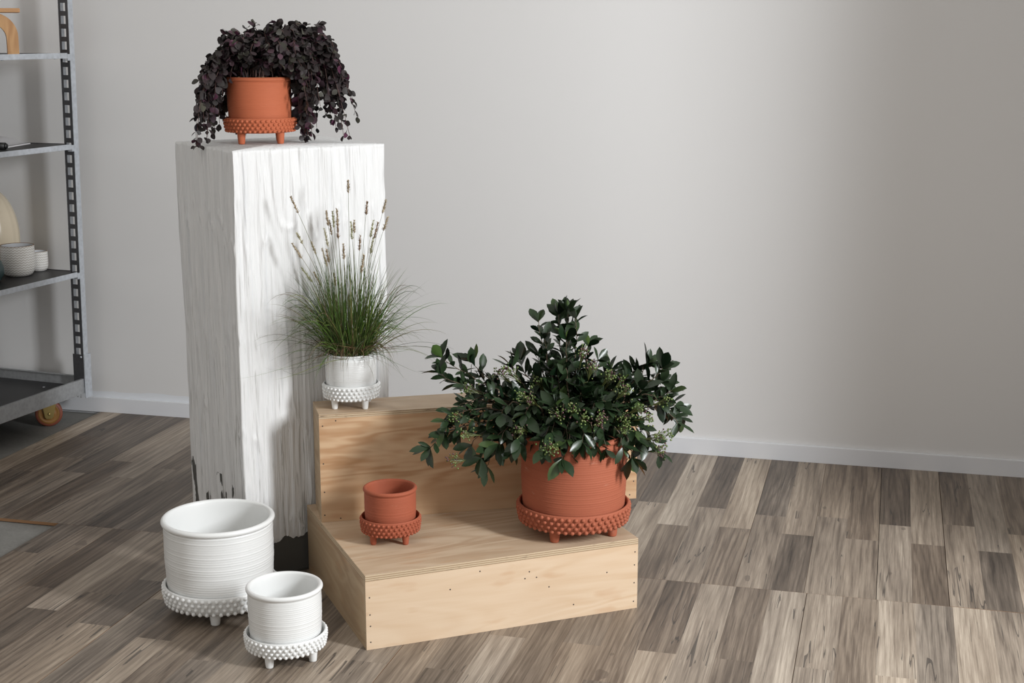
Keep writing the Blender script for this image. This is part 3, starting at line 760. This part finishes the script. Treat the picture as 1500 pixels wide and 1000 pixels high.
# ------------------------------------------------------------------ fountain grass on the tall box
def grass():
    rg = random.Random(31)
    root = empty('potted_fountain_grass', D)
    tag(root, 'white pot of green fountain grass with pale seed heads, on the tall plywood box', 'potted plant')
    cup(.0640, .0690, .150, .0365, .0042, .0008, flare=False, seed=6, wall=.008).build('pot', CERAM, root)
    soil_disc(.0570, .138, 7).build('soil', [SOIL, BARK], root)
    bl = MB(); dry = MB()
    def blade(mb, P, w, tint, n=9):
        pts = [clear(q) for q in bez(P, n)]; v = []; f = []; k = len(pts)
        up = rnd_unit(rg)
        for i, q in enumerate(pts):
            t = (pts[min(i+1, k-1)]-pts[max(i-1, 0)]).normalized()
            s = t.cross(up); s = s.normalized() if s.length > .05 else t.orthogonal().normalized()
            x = i/(k-1); h = w*.5*(min(1, .55+x*2.2))*(1-x**2.6)
            nn = s.cross(t)
            if i == k-1: v.append(q)
            else: v += [q+s*h, q+nn*h*.5, q-s*h]
        for i in range(k-2):
            a = i*3; f += [(a, a+1, a+4, a+3), (a+1, a+2, a+5, a+4)]
        a = (k-2)*3; f += [(a, a+1, a+3), (a+1, a+2, a+3)]
        mb.add(v, f, 0, tint)
    greens = [(.036, .080, .012), (.055, .12, .016), (.080, .165, .022), (.025, .056, .010), (.12, .19, .035), (.15, .18, .045), (.15, .105, .05)]
    PN = Vector((.551, -.834, 0))
    def clear(q):        # blades lean on the plinth face rather than pass through it
        s = q.dot(PN)
        return q if s > -.07 else q+PN*(-.07-.046*(1-math.exp((s+.07)/.046))-s)
    for i in range(700):
        th = rg.uniform(0, 2*math.pi); q = .055*math.sqrt(rg.random())
        p0 = Vector((q*math.cos(th), q*math.sin(th), .138))
        lean = abs(rg.gauss(0, .52)); ph = th+rg.gauss(0, .7)
        L = rg.uniform(.14, .31)*(1.05-.15*lean)
        dr = Vector((math.sin(lean)*math.cos(ph), math.sin(lean)*math.sin(ph), math.cos(lean)))
        h = Vector((dr[0], dr[1], 0)); sag = L*(.10+.55*lean*rg.uniform(.3, 1.1))
        e = p0+dr*L+h*(L*.18)-Vector((0, 0, sag*lean))
        if e[2] < .10: e[2] = .10+rg.random()*.05
        c1 = p0+dr*L*.4; c2 = p0+dr*L*.78-Vector((0, 0, sag*lean*.25))
        blade(bl, [p0, c1, c2, e], rg.uniform(.0013, .0024), rg.choice(greens))
    for i in range(95):        # the long arching outer ones
        side = rg.choice((-1, 1)); ph = (0 if side > 0 else math.pi)+rg.gauss(0, .75)
        p0 = Vector((.03*math.cos(ph), .03*math.sin(ph), .138))
        Rr = rg.uniform(.15, .25); zz = rg.uniform(.02, .30)
        if math.cos(ph) > 0 and math.sin(ph) < -.2: Rr *= .72
        e = Vector((Rr*math.cos(ph), Rr*math.sin(ph), .138+zz*.55))
        top = .138+zz*.55+rg.uniform(.03, .10)
        blade(bl, [p0, p0+Vector((.045*math.cos(ph), .045*math.sin(ph), .11)), Vector((Rr*.68*math.cos(ph), Rr*.68*math.sin(ph), top)), e], rg.uniform(.0016, .0026), rg.choice(greens), 12)
    browns = [(.16, .085, .045), (.22, .13, .07), (.11, .06, .035), (.28, .19, .11)]
    for i in range(175):       # withered threads near the rim, some hanging over it
        ph = rg.uniform(0, 2*math.pi); p0 = Vector((.048*math.cos(ph), .048*math.sin(ph), .139))
        r1 = rg.uniform(.066, .135); dp = rg.uniform(-.05, .06) if rg.random() < .72 else rg.uniform(-.07, -.02); ph2 = ph+rg.gauss(0, .5)
        e = Vector((r1*math.cos(ph2), r1*math.sin(ph2), .150+dp))
        m1 = Vector((.060*math.cos(ph), .060*math.sin(ph), .172+rg.random()*.05)); m2 = Vector((r1*1.06*math.cos(ph2), r1*1.06*math.sin(ph2), .17+dp*.3))
        blade(dry, [p0, m1, m2, e], rg.uniform(.0011, .0020), rg.choice(browns), 10)
    for i in range(26):        # thin green ends trailing past the pot
        ph = rg.uniform(0, 2*math.pi); p0 = Vector((.04*math.cos(ph), .04*math.sin(ph), .139))
        r1 = rg.uniform(.085, .14); e = Vector((r1*math.cos(ph), r1*math.sin(ph), rg.uniform(.03, .13)))
        blade(dry, [p0, p0+Vector((.03*math.cos(ph), .03*math.sin(ph), .08)), Vector((r1*1.05*math.cos(ph), r1*1.05*math.sin(ph), .2)), e], .0013, rg.choice([(.05, .07, .025), (.09, .08, .04)]), 12)
    bl.build('blades', BLADE, root); dry.build('withered_blades', BLADE, root)
    for hx, hy, hz in HEADS:
        tip = Vector((hx, hy, hz)); a = math.atan2(hy, hx); q = .03
        p0 = Vector((q*math.cos(a), q*math.sin(a), .138))
        c1 = p0.lerp(tip, .45)+Vector((-hx*.22, -hy*.22, .04)); c2 = p0.lerp(tip, .8)+Vector((-hx*.04, -hy*.04, .01))
        pts = bez([p0, c1, c2, tip], 14)
        s = MB().tube(pts, [.0009-.0004*i/14 for i in range(15)], 4, tint=rg.choice([(.16, .17, .07), (.22, .2, .1), (.12, .14, .05)]))
        so = s.build('flower_stalk', SEEDHEAD, root)
        hm = MB(); L = rg.uniform(.034, .052)
        ax = (pts[-1]-pts[-3]).normalized()
        tone = rg.choice([(.56, .47, .33), (.46, .36, .23), (.56, .53, .35), (.36, .24, .15), (.50, .50, .30)])
        hm.tube([tip-ax*L*(1-i/6) for i in range(7)], [.0006, .0012, .0015, .0015, .0013, .0010, .0004], 5, tint=tone)
        for i in range(84):
            t = rg.random(); b = tip-ax*L*(1-t); o = rnd_unit(rg); o = (o-ax*o.dot(ax)).normalized()
            dd = (o*1.+ax*rg.uniform(.5, 1.2)).normalized()*(rg.uniform(.007, .0120)*(1-.4*t))
            w = ax.cross(o)*.0010
            hm.add([b+w, b-w, b+dd*.5-w*1.2, b+dd, b+dd*.5+w*1.2], [(0, 1, 2, 4), (4, 2, 3)], 0, tone)
        hm.build('seed_head', SEEDHEAD, so)
grass()
saucer('pot_saucer', 'small white footed saucer with raised beads, under the pot of grass', D, CERAM, leg_a=-135, **DS)

# ------------------------------------------------------------------ berry shrub in the big terracotta pot
def shrub():
    rg = random.Random(41)
    root = empty('potted_berry_shrub', F_)
    tag(root, 'large terracotta pot with a dark glossy green berry shrub on the low plywood box', 'potted plant')
    cup(.1435, .1400, .276, .0425, .0062, .0011, seed=8).build('pot', TERRA, root)
    soil_disc(.1270, .246, 9).build('soil', [SOIL, BARK], root)
    lf = MB(); st = MB(); twigs = []
    greens = [(.006, .015, .007), (.008, .021, .009), (.010, .026, .010), (.005, .012, .006), (.014, .034, .012)]
    young = [(.055, .10, .025), (.075, .12, .03)]
    def put_leaf(q, d, big=1., yg=False):
        L = rg.uniform(.036, .055)*big
        nr = Vector((0, -.25, 1.))+rnd_unit(rg)*.75
        lf.leaf(q, d, nr, L, L*rg.uniform(.37, .48), OVAL, rg.choice(young if yg else greens), rg.uniform(-.05, .30), rg.uniform(.1, .45))
    def twig(pts, r0, s0, whorl, big=1.):
        n = len(pts)-1
        st.tube(pts, [r0*(1-.65*i/n) for i in range(n+1)], 6); twigs.extend(pts[4:])
        L = sum((b-a).length for a, b in zip(pts, pts[1:]))
        k = max(3, int(L*(1-s0)/.0118)); ang = rg.uniform(0, 6)
        for i in range(k):
            t = s0+(1-s0)*(i+rg.random()*.6)/k; x = min(n-.001, t*n); a = int(x)
            q = pts[a].lerp(pts[a+1], x-a); tan = (pts[a+1]-pts[a]).normalized()
            ang += 2.4; u = tan.orthogonal().normalized(); w = tan.cross(u)
            d = (u*math.cos(ang)+w*math.sin(ang))+tan*rg.uniform(.45, 1.1)+Vector((0, 0, .18))
            put_leaf(q, d, big*rg.uniform(.8, 1.))
        tan = (pts[-1]-pts[-2]).normalized(); u = tan.orthogonal().normalized(); w = tan.cross(u)
        m = 6 if whorl else 3
        for i in range(m):
            a = 2*math.pi*i/m+rg.random()*.6
            put_leaf(pts[-1]-tan*.004, tan*rg.uniform(.5, 1.3)+(u*math.cos(a)+w*math.sin(a))*.85, big*(1.15 if whorl else .95), rg.random() < .10)
        if rg.random() < .3: put_leaf(pts[-1], tan+rnd_unit(rg)*.3, .55*big, True)
    def branch(tip, whorl, r0=.0026, back=.6):
        tip = Vector(tip)
        # tips given at the outermost leaf ends: pull the twig end in by most of a leaf
        a = math.atan2(tip[1], tip[0]); q = min(.10, math.hypot(tip[0], tip[1])*.45)
        p0 = Vector((q*math.cos(a), q*math.sin(a), .25))
        v = tip-p0; tip = tip-v.normalized()*.030
        v = tip-p0
        hi = max(0., .16-.2*v[2])
        c1 = p0+Vector((v[0]*.22, v[1]*.22, max(.07, v[2]*.45+hi*.5)))
        c2 = p0+Vector((v[0]*.72, v[1]*.72, v[2]*.8+hi*.55))
        if v[2] > .12: c2 = p0+Vector((v[0]*.75, v[1]*.75, v[2]*.68))
        pts = bez([p0, c1, c2, tip], 14)
        pts = [x+rnd_unit(rg)*(.003*min(1, i/5)) for i, x in enumerate(pts)]
        twig(pts, r0, .42, whorl)
    for x, y, z, k in TIPS: branch((x, y, z), k)
    for x, y, z, k in ((-.30, -.10, .255, 1), (-.225, -.13, .27, 1), (-.33, -.07, .30, 1), (-.17, -.15, .285, 1), (-.10, -.17, .265, 0), (.02, -.18, .29, 1), (.09, -.17, .265, 0), (.21, -.09, .27, 1), (-.25, -.09, .31, 1)): branch((x, y, z), k, .002)
    for i in range(105):        # the crowded middle, all round
        th = rg.uniform(0, 2*math.pi); ph = rg.uniform(.05, 1.5); q = rg.uniform(.10, .205)
        tip = (q*math.sin(ph)*math.cos(th)*1.12, q*math.sin(ph)*math.sin(th), .262+q*math.cos(ph)*1.05)
        branch(tip, rg.random() < .55, .0019)
    st.build('branches', STEM_GREEN, root); lf.build('foliage', LEAF_GREEN, root)
    bc = [(.11, .175, .038), (.15, .22, .05), (.08, .13, .03), (.17, .20, .065)]; bp = [(.085, .03, .036), (.12, .055, .05)]
    extra = []
    for i in range(8):
        th = rg.uniform(math.pi, 2*math.pi); q = rg.uniform(.14, .21); ph = rg.uniform(.5, 1.4)
        extra.append((q*math.sin(ph)*math.cos(th)*1.15, q*math.sin(ph)*math.sin(th), .265+q*math.cos(ph)))
    for bx, by, bz in list(BERRIES)+extra:
        m = MB(); c = Vector((bx, by, bz)); a = Vector((c[0], c[1], max(.05, c[2]-.27))).normalized()
        base = c-a*.042; near = min(twigs, key=lambda q: (q-base).length_squared)
        m.tube(bez([near, near.lerp(base, .5)+a*.004, base], 6), .0009, 5, 0, (.10, .11, .04)); red = rg.random() < .35
        for i in range(30):
            o = (a*rg.uniform(.25, 1.1)+rnd_unit(rg)*.8).normalized()
            e = c+o*rg.uniform(.006, .026)+rnd_unit(rg)*.004
            if i < 14: m.tube(bez([base, c-a*.012+rnd_unit(rg)*.003, e], 5), .00065, 4, 0, (.13, .15, .05))
            r = rg.uniform(.0019, .0029)
            m.ball(e, r, 0, rg.choice(bp if rg.random() < (.5 if red else .12) else bc), 7, 5)
            if rg.random() < .5: m.ball(e+o*r*.95, r*.32, 0, (.03, .02, .015), 5, 4)
        m.build('berry_cluster', BERRY, root)
shrub()
saucer('pot_saucer', 'large terracotta footed saucer with raised beads, under the berry shrub pot', F_, TERRA, leg_a=-117.7, **BIG)

# ------------------------------------------------------------------ steel trolley by the wall
CO = (-1.6680, 5.6137, 0); CR = -R(21)
def trolley():
    root = empty('shelf_trolley', CO, CR)
    tag(root, 'tall galvanised steel shelf trolley on castors against the wall', 'trolley')
    LX, LY = .565, 1.35; LEAN = R(1.15)
    def rail(mb, a, b, z0, z1, t=.003, fl=.012):
        """folded edge strip: an upright face with short returns"""
        a = Vector((*a, 0)); b = Vector((*b, 0)); d = (b-a).normalized(); nrm = Vector((d[1], -d[0], 0))
        M = Matrix(((d[0], nrm[0], 0, a[0]), (d[1], nrm[1], 0, a[1]), (0, 0, 1, 0), (0, 0, 0, 1)))
        L = (b-a).length
        mb.box((0, -t, z0), (L, 0, z1), 0, M, .0008)
        mb.box((0, -fl, z1-t), (L, -t, z1), 0, M); mb.box((0, -fl, z0), (L, -t, z0+t), 0, M)
    # bottom deck
    d = MB().box((-LX+.006, -LY+.006, .118), (-.006, -.006, .128))
    for x, y in ((-.040, -.150), (-.063, -.205), (-.10, -.42), (-.16, -.08)): d.dome((x, y, .128), (0, 0, 1), .005, 1, 8, .35)
    dk = d.build('deck', [BLACKPLY, GALV], root)
    m = MB(); rail(m, (0, -LY), (0, 0), .106, .166)
    rail(m, (0, 0), (-LX, 0), .106, .168); rail(m, (-LX, 0), (-LX, -LY), .106, .166); rail(m, (-LX, -LY), (0, -LY), .106, .166)
    # a torn bracket hanging at the corner
    m.box((-.004, -.060, .094), (.002, -.036, .110), 0); m.box((-.006, -.075, .100), (-.001, -.055, .118), 0)
    m.build('deck_rail', GALV_LIP, dk)
    # posts: slotted web facing the front, plain flange facing outward
    def post(x, y, sx, sy):
        """sx/sy: which way the channel opens"""
        P = empty('post', (x, y, 0)); P.parent = root; P.rotation_euler = (0, LEAN, 0)     # the frame is a little racked
        H0, H1, p = .24, 1.78, .047
        wb = MB(); y0 = -.034*sy; ya, yb = sorted((y0, y0+.0025*sy))
        def bx(xa, xb, za, zb): a, b = sorted((xa*sx, xb*sx)); wb.box((a, ya, za), (b, yb, zb), 1)
        bx(-.046, -.037, H0, H1); bx(-.014, -.003, H0, H1)
        z = H0
        while z < H1:
            bx(-.037, -.014, z, min(H1, z+.0175)); z += p
        a, b = sorted((-.046*sx, -.0435*sx)); c, e = sorted((-.034*sy, -.006*sy)); wb.box((a, c, H0), (b, e, H1), 0)
        wb.build('slotted_web', [GALV, GALV_DARK], P)
        a, b = sorted((-.003*sx, 0)); c, e = sorted((-.034*sy, -.007*sy))
        MB().box((a, c, H0), (b, e, H1), 0, None, .0009).build('flange', GALV, P)
        s = MB()
        a, b = sorted((-.050*sx, -.001*sx)); c, e = sorted((-.037*sy, -.034*sy)); s.box((a, c, .13), (b, e, .262), 1)
        a, b = sorted((0, .004*sx)); c, e = sorted((-.037*sy, .003*sy)); s.box((a, c, .088), (b, e, .262), 0)
        a, b = sorted((-.030*sx, .0)); c, e = sorted((0, .003*sy)); s.box((a, c, .088), (b, e, .262), 0)
        a, b = sorted((-.030*sx, -.001*sx)); c, e = sorted((-.034*sy, -.001*sy)); s.box((a, c, .094), (b, e, .106), 1)
        s.dome((-.012*sx, -.037*sy, .252), (0, -sy, 0), .0045, 0, 8, .5)
        s.build('socket', [GALV, GALV_DARK], P)
    for x, y, sx, sy in ((0, 0, 1, 1), (0, -LY, 1, -1), (-LX, 0, -1, 1), (-LX, -LY, -1, -1)): post(x, y, sx, sy)
    # three shelves hooked to the posts
    for zt in (.5915, 1.082, 1.4205):
        s = MB().box((-LX+.05, -LY+.02, zt-.014), (-.006, -.012, zt-.004)).build('shelf', BLACKPLY, root, (zt*math.tan(LEAN), 0, 0))
        for x in (0, -LX+.044):
            m = MB(); m.box((x-.006, -LY+.045, zt-.020), (x-.002, -.048, zt), 0, None, .001); m.box((x-.022, -LY+.045, zt-.020), (x-.006, -.048, zt-.017))
            for y in (-.11, -.40, -.80, -1.2): m.dome((x-.012, y, zt-.020), (0, 0, -1), .004, 0, 8, .7)
            m.build('shelf_rail', GALV, s)
        for y, q in ((-.048, 1), (-LY+.048, -1)):
            m = MB()
            a, b = sorted((y, y+.016*q)); m.box((-.0075, a, zt-.026), (-.0015, b, zt-.004)); m.box((-.020, a, zt-.028), (-.0015, b, zt-.025))
            m.build('shelf_hook', GALV, s)
        bm = MB(); bm.box((-LX+.05, -.016, zt-.016), (-.05, -.012, zt-.002)); bm.build('back_rail', GALV_DARK, s)
    # castors
    def caster(x, y, rz):
        c = empty('caster', (x, y, 0), rz); c.parent = root
        MX = Matrix.Translation((0, 0, .040)) @ Matrix.Rotation(R(90), 4, 'X')
        t = MB().lathe([(.041, -.017), (.048, -.0165), (.0515, -.013), (.052, 0), (.0515, .013), (.048, .0165), (.041, .017)], 40, 0, MX)
        t.build('tyre', TYRE, c)
        h = MB().lathe([(0, -.019), (.014, -.019), (.016, -.013), (.034, -.0115), (.0415, -.016), (.0415, .016), (.034, .0115), (.016, .013), (.014, .019), (0, .019)], 40, 0, MX)
        h.build('hub', HUB, c)
        f = MB()
        for s in (-1, 1):
            y0, y1 = sorted((s*.0205, s*.0235))
            v = [(-.026, .104), (.034, .104), (.016, .028), (.009, .021), (-.009, .021), (-.016, .028)]
            P = [(a, y0, b) for a, b in v]+[(a, y1, b) for a, b in v]
            f.add(P, [tuple(range(6)), tuple(reversed(range(6, 12)))]+[(i, i+6, (i+1) % 6+6, (i+1) % 6) for i in range(6)], 0, None, False)
            f.dome((0, s*.0235, .040), (0, s, 0), .006, 0, 8, .7)
        f.box((-.030, -.026, .1015), (.034, .026, .106), 0)
        f.build('fork', BRASS, c)
    caster(-.107, -.1254, R(40)); caster(-.107, -LY+.12, R(25)); caster(-LX+.107, -.16, R(-15)); caster(-LX+.107, -LY+.12, R(60))
trolley()

def on_trolley(x, y, z):
    return Matrix.Translation(CO) @ Matrix.Rotation(CR, 4, 'Z') @ Vector((x, y, z))

# ------------------------------------------------------------------ what stands on the trolley's shelves
def stand():
    S = empty('wooden_stand', on_trolley(-.205, -.282, 1.4165), R(20))
    tag(S, 'small warm brown wooden stand with arched legs on the top trolley shelf', 'stand')
    MB().box((-.190, -.075, .1495), (.167, .075, .1650), bevel=.003).build('top_board', STOOLTOP, S)
    m = MB(); out = []; inn = []
    hw, h, t, r = .156, .1495, .040, .085
    out.append((hw, 0)); inn.append((hw-t, 0))
    for i in range(13):
        a = R(90*i/12); out.append((hw-r+r*math.cos(a), h-r+r*math.sin(a))); ri = r-t*.8
        inn.append((hw-t-ri+ri*math.cos(a), h-t-ri+ri*math.sin(a)))
    o2 = out+[(-x, z) for x, z in reversed(out)]; i2 = inn+[(-x, z) for x, z in reversed(inn)]
    k = len(o2); v = []
    for y in (-.055, .055): v += [(x, y, z) for x, z in o2]+[(x, y, z) for x, z in i2]
    f = []
    for i in range(k-1):
        f += [(i, k+i, k+i+1, i+1), (2*k+i, 2*k+i+1, 3*k+i+1, 3*k+i), (i, i+1, 2*k+i+1, 2*k+i), (k+i, 3*k+i, 3*k+i+1, k+i+1)]
    f += [(0, 2*k, 3*k, k), (k-1, 2*k-1, 4*k-1, 3*k-1)]
    m.add(v, f, 0, None, False); m.build('arched_legs', STOOLWOOD, S)
stand()

ZS = .5875
def vase():
    m = MB(); n = 80; prof = []
    for i in range(25):
        t = i/24; z = .323*t
        prof.append((.115*math.sqrt(max(0, 1-((z-.124)/.201)**2)), z))
    prof = [(0, 0), (prof[0][0]-.004, 0)]+prof[:-1]+[(.020, .316), (.018, .330), (.022, .338), (.017, .338), (.013, .325), (0, .30)]
    m.lathe(prof, n)
    out = []
    for x, y, z in m.v:        # shallow vertical flutes
        a = math.atan2(y, x); q = 1+.012*math.cos(a*16) if .004 < z < .315 else 1
        out.append((x*q, y*q, z))
    m.v = out
    tag(m.build('vase', CREAM, None, on_trolley(-.357, -.10, ZS), (0, 0, CR)), 'tall cream fluted oval vase on the trolley shelf behind the patterned pots', 'vase')
vase()

def pattern_pot(x, y, r, h, label):
    p = [(0, 0), (r*.62, 0), (r*.80, h*.05), (r*.93, h*.16), (r*.985, h*.28), (r, h*.6), (r*.985, h*.985)]
    q = [(r*.985, h*.985), (r*.96, h), (r*.925, h*.985)]
    i = [(r*.925, h*.985), (r*.92, h*.5), (r*.86, h*.2), (r*.6, h*.08), (0, h*.08)]
    root = empty('plant_pot', on_trolley(x, y, ZS), CR); tag(root, label, 'pot')
    MB().lathe(p, 64).build('body', GLAZE, root)
    MB().lathe(q, 64).build('rim', GLAZE_RIM, root); MB().lathe(i, 64).build('lining', GLAZE_IN, root)
pattern_pot(-.165, -.172, .0635, .118, 'larger off-white pot with pressed chevron pattern on the trolley shelf')
pattern_pot(-.168, -.050, .036, .078, 'little off-white patterned pot on the trolley shelf, behind the larger patterned pot')

m = MB().lathe([(0, 0), (.030, 0), (.040, .006), (.052, .030), (.052, .052), (.044, .075), (.030, .090), (.022, .094), (.024, .100), (.018, .098), (.016, .088), (0, .060)], 48)
tag(m.build('vase', TEAL, None, on_trolley(-.166, -.330, ZS)), 'small dark teal round vase cut off at the photo edge, beside the patterned pot', 'vase')

def magazine():
    S = empty('magazine', on_trolley(-.235, -.20, 1.078), CR+R(14)); tag(S, 'open white magazine with a curled page on the second trolley shelf', 'magazine')
    MB().box((-.10, -.13, .0), (.10, .13, .004)).build('pages', PAPER, S)
    m = MB(); n = 14; v = []; f = []
    for i in range(n+1):
        t = i/n; x = -.10+.19*t; z = .0045+.030*math.sin(math.pi*min(1, t*1.05))**1.2*(1-.5*t)
        for y in (-.128, .128): v.append((x, y, z))
    for i in range(n): f.append((2*i, 2*i+2, 2*i+3, 2*i+1))
    v += [(x, y, z+.0006) for x, y, z in v]; k = 2*(n+1)
    f += [tuple(k+a for a in reversed(q)) for q in f]
    m.add(v, f); m.build('curled_page', PAPER, S)
magazine()
m = MB().tube([(-.03, 0, .013), (.034, 0, .013)], .013, 20); m.tube([(.034, 0, .013), (.040, 0, .013)], .0095, 20)
tag(m.build('black_tube', BLACKPLY, None, on_trolley(-.105, -.315, 1.078), (0, 0, R(-10))), 'short black cylinder lying on the second trolley shelf by the magazine', 'tube')

# ------------------------------------------------------------------ light: low hazy daylight from the opening on the right, soft room light all round
w = bpy.data.worlds.new('World'); sc.world = w; w.use_nodes = True
bg = w.node_tree.nodes['Background']; bg.inputs['Color'].default_value = (1., .965, .92, 1); bg.inputs['Strength'].default_value = WORLD

def area(name, loc, target, sx, sy, power, color):
    l = bpy.data.lights.new(name, 'AREA'); l.shape = 'RECTANGLE'; l.size = sx; l.size_y = sy; l.energy = power; l.color = color
    o = bpy.data.objects.new(name, l); col.objects.link(o); o.location = loc
    o.rotation_euler = (Vector(target)-Vector(loc)).to_track_quat('-Z', 'Y').to_euler(); return o
area('window_daylight', KEYPOS, (-.2, 3.9, .4), KEYSIZE[0], KEYSIZE[1], KEYPOW, (.95, .975, 1.))

# ------------------------------------------------------------------ camera
cam = bpy.data.cameras.new('camera'); cam.lens = 51.355; cam.sensor_width = 36; cam.clip_start = .05
co = bpy.data.objects.new('camera', cam); col.objects.link(co)
co.location = (0, 0, 1.5); co.rotation_euler = (R(90-11.987), 0, 0)
sc.camera = co
sc.view_settings.view_transform = 'Standard'; sc.view_settings.look = 'None'
sc.view_settings.exposure = 0; sc.view_settings.gamma = 1; sc.view_settings.use_curve_mapping = False
sc.cycles.use_denoising = True
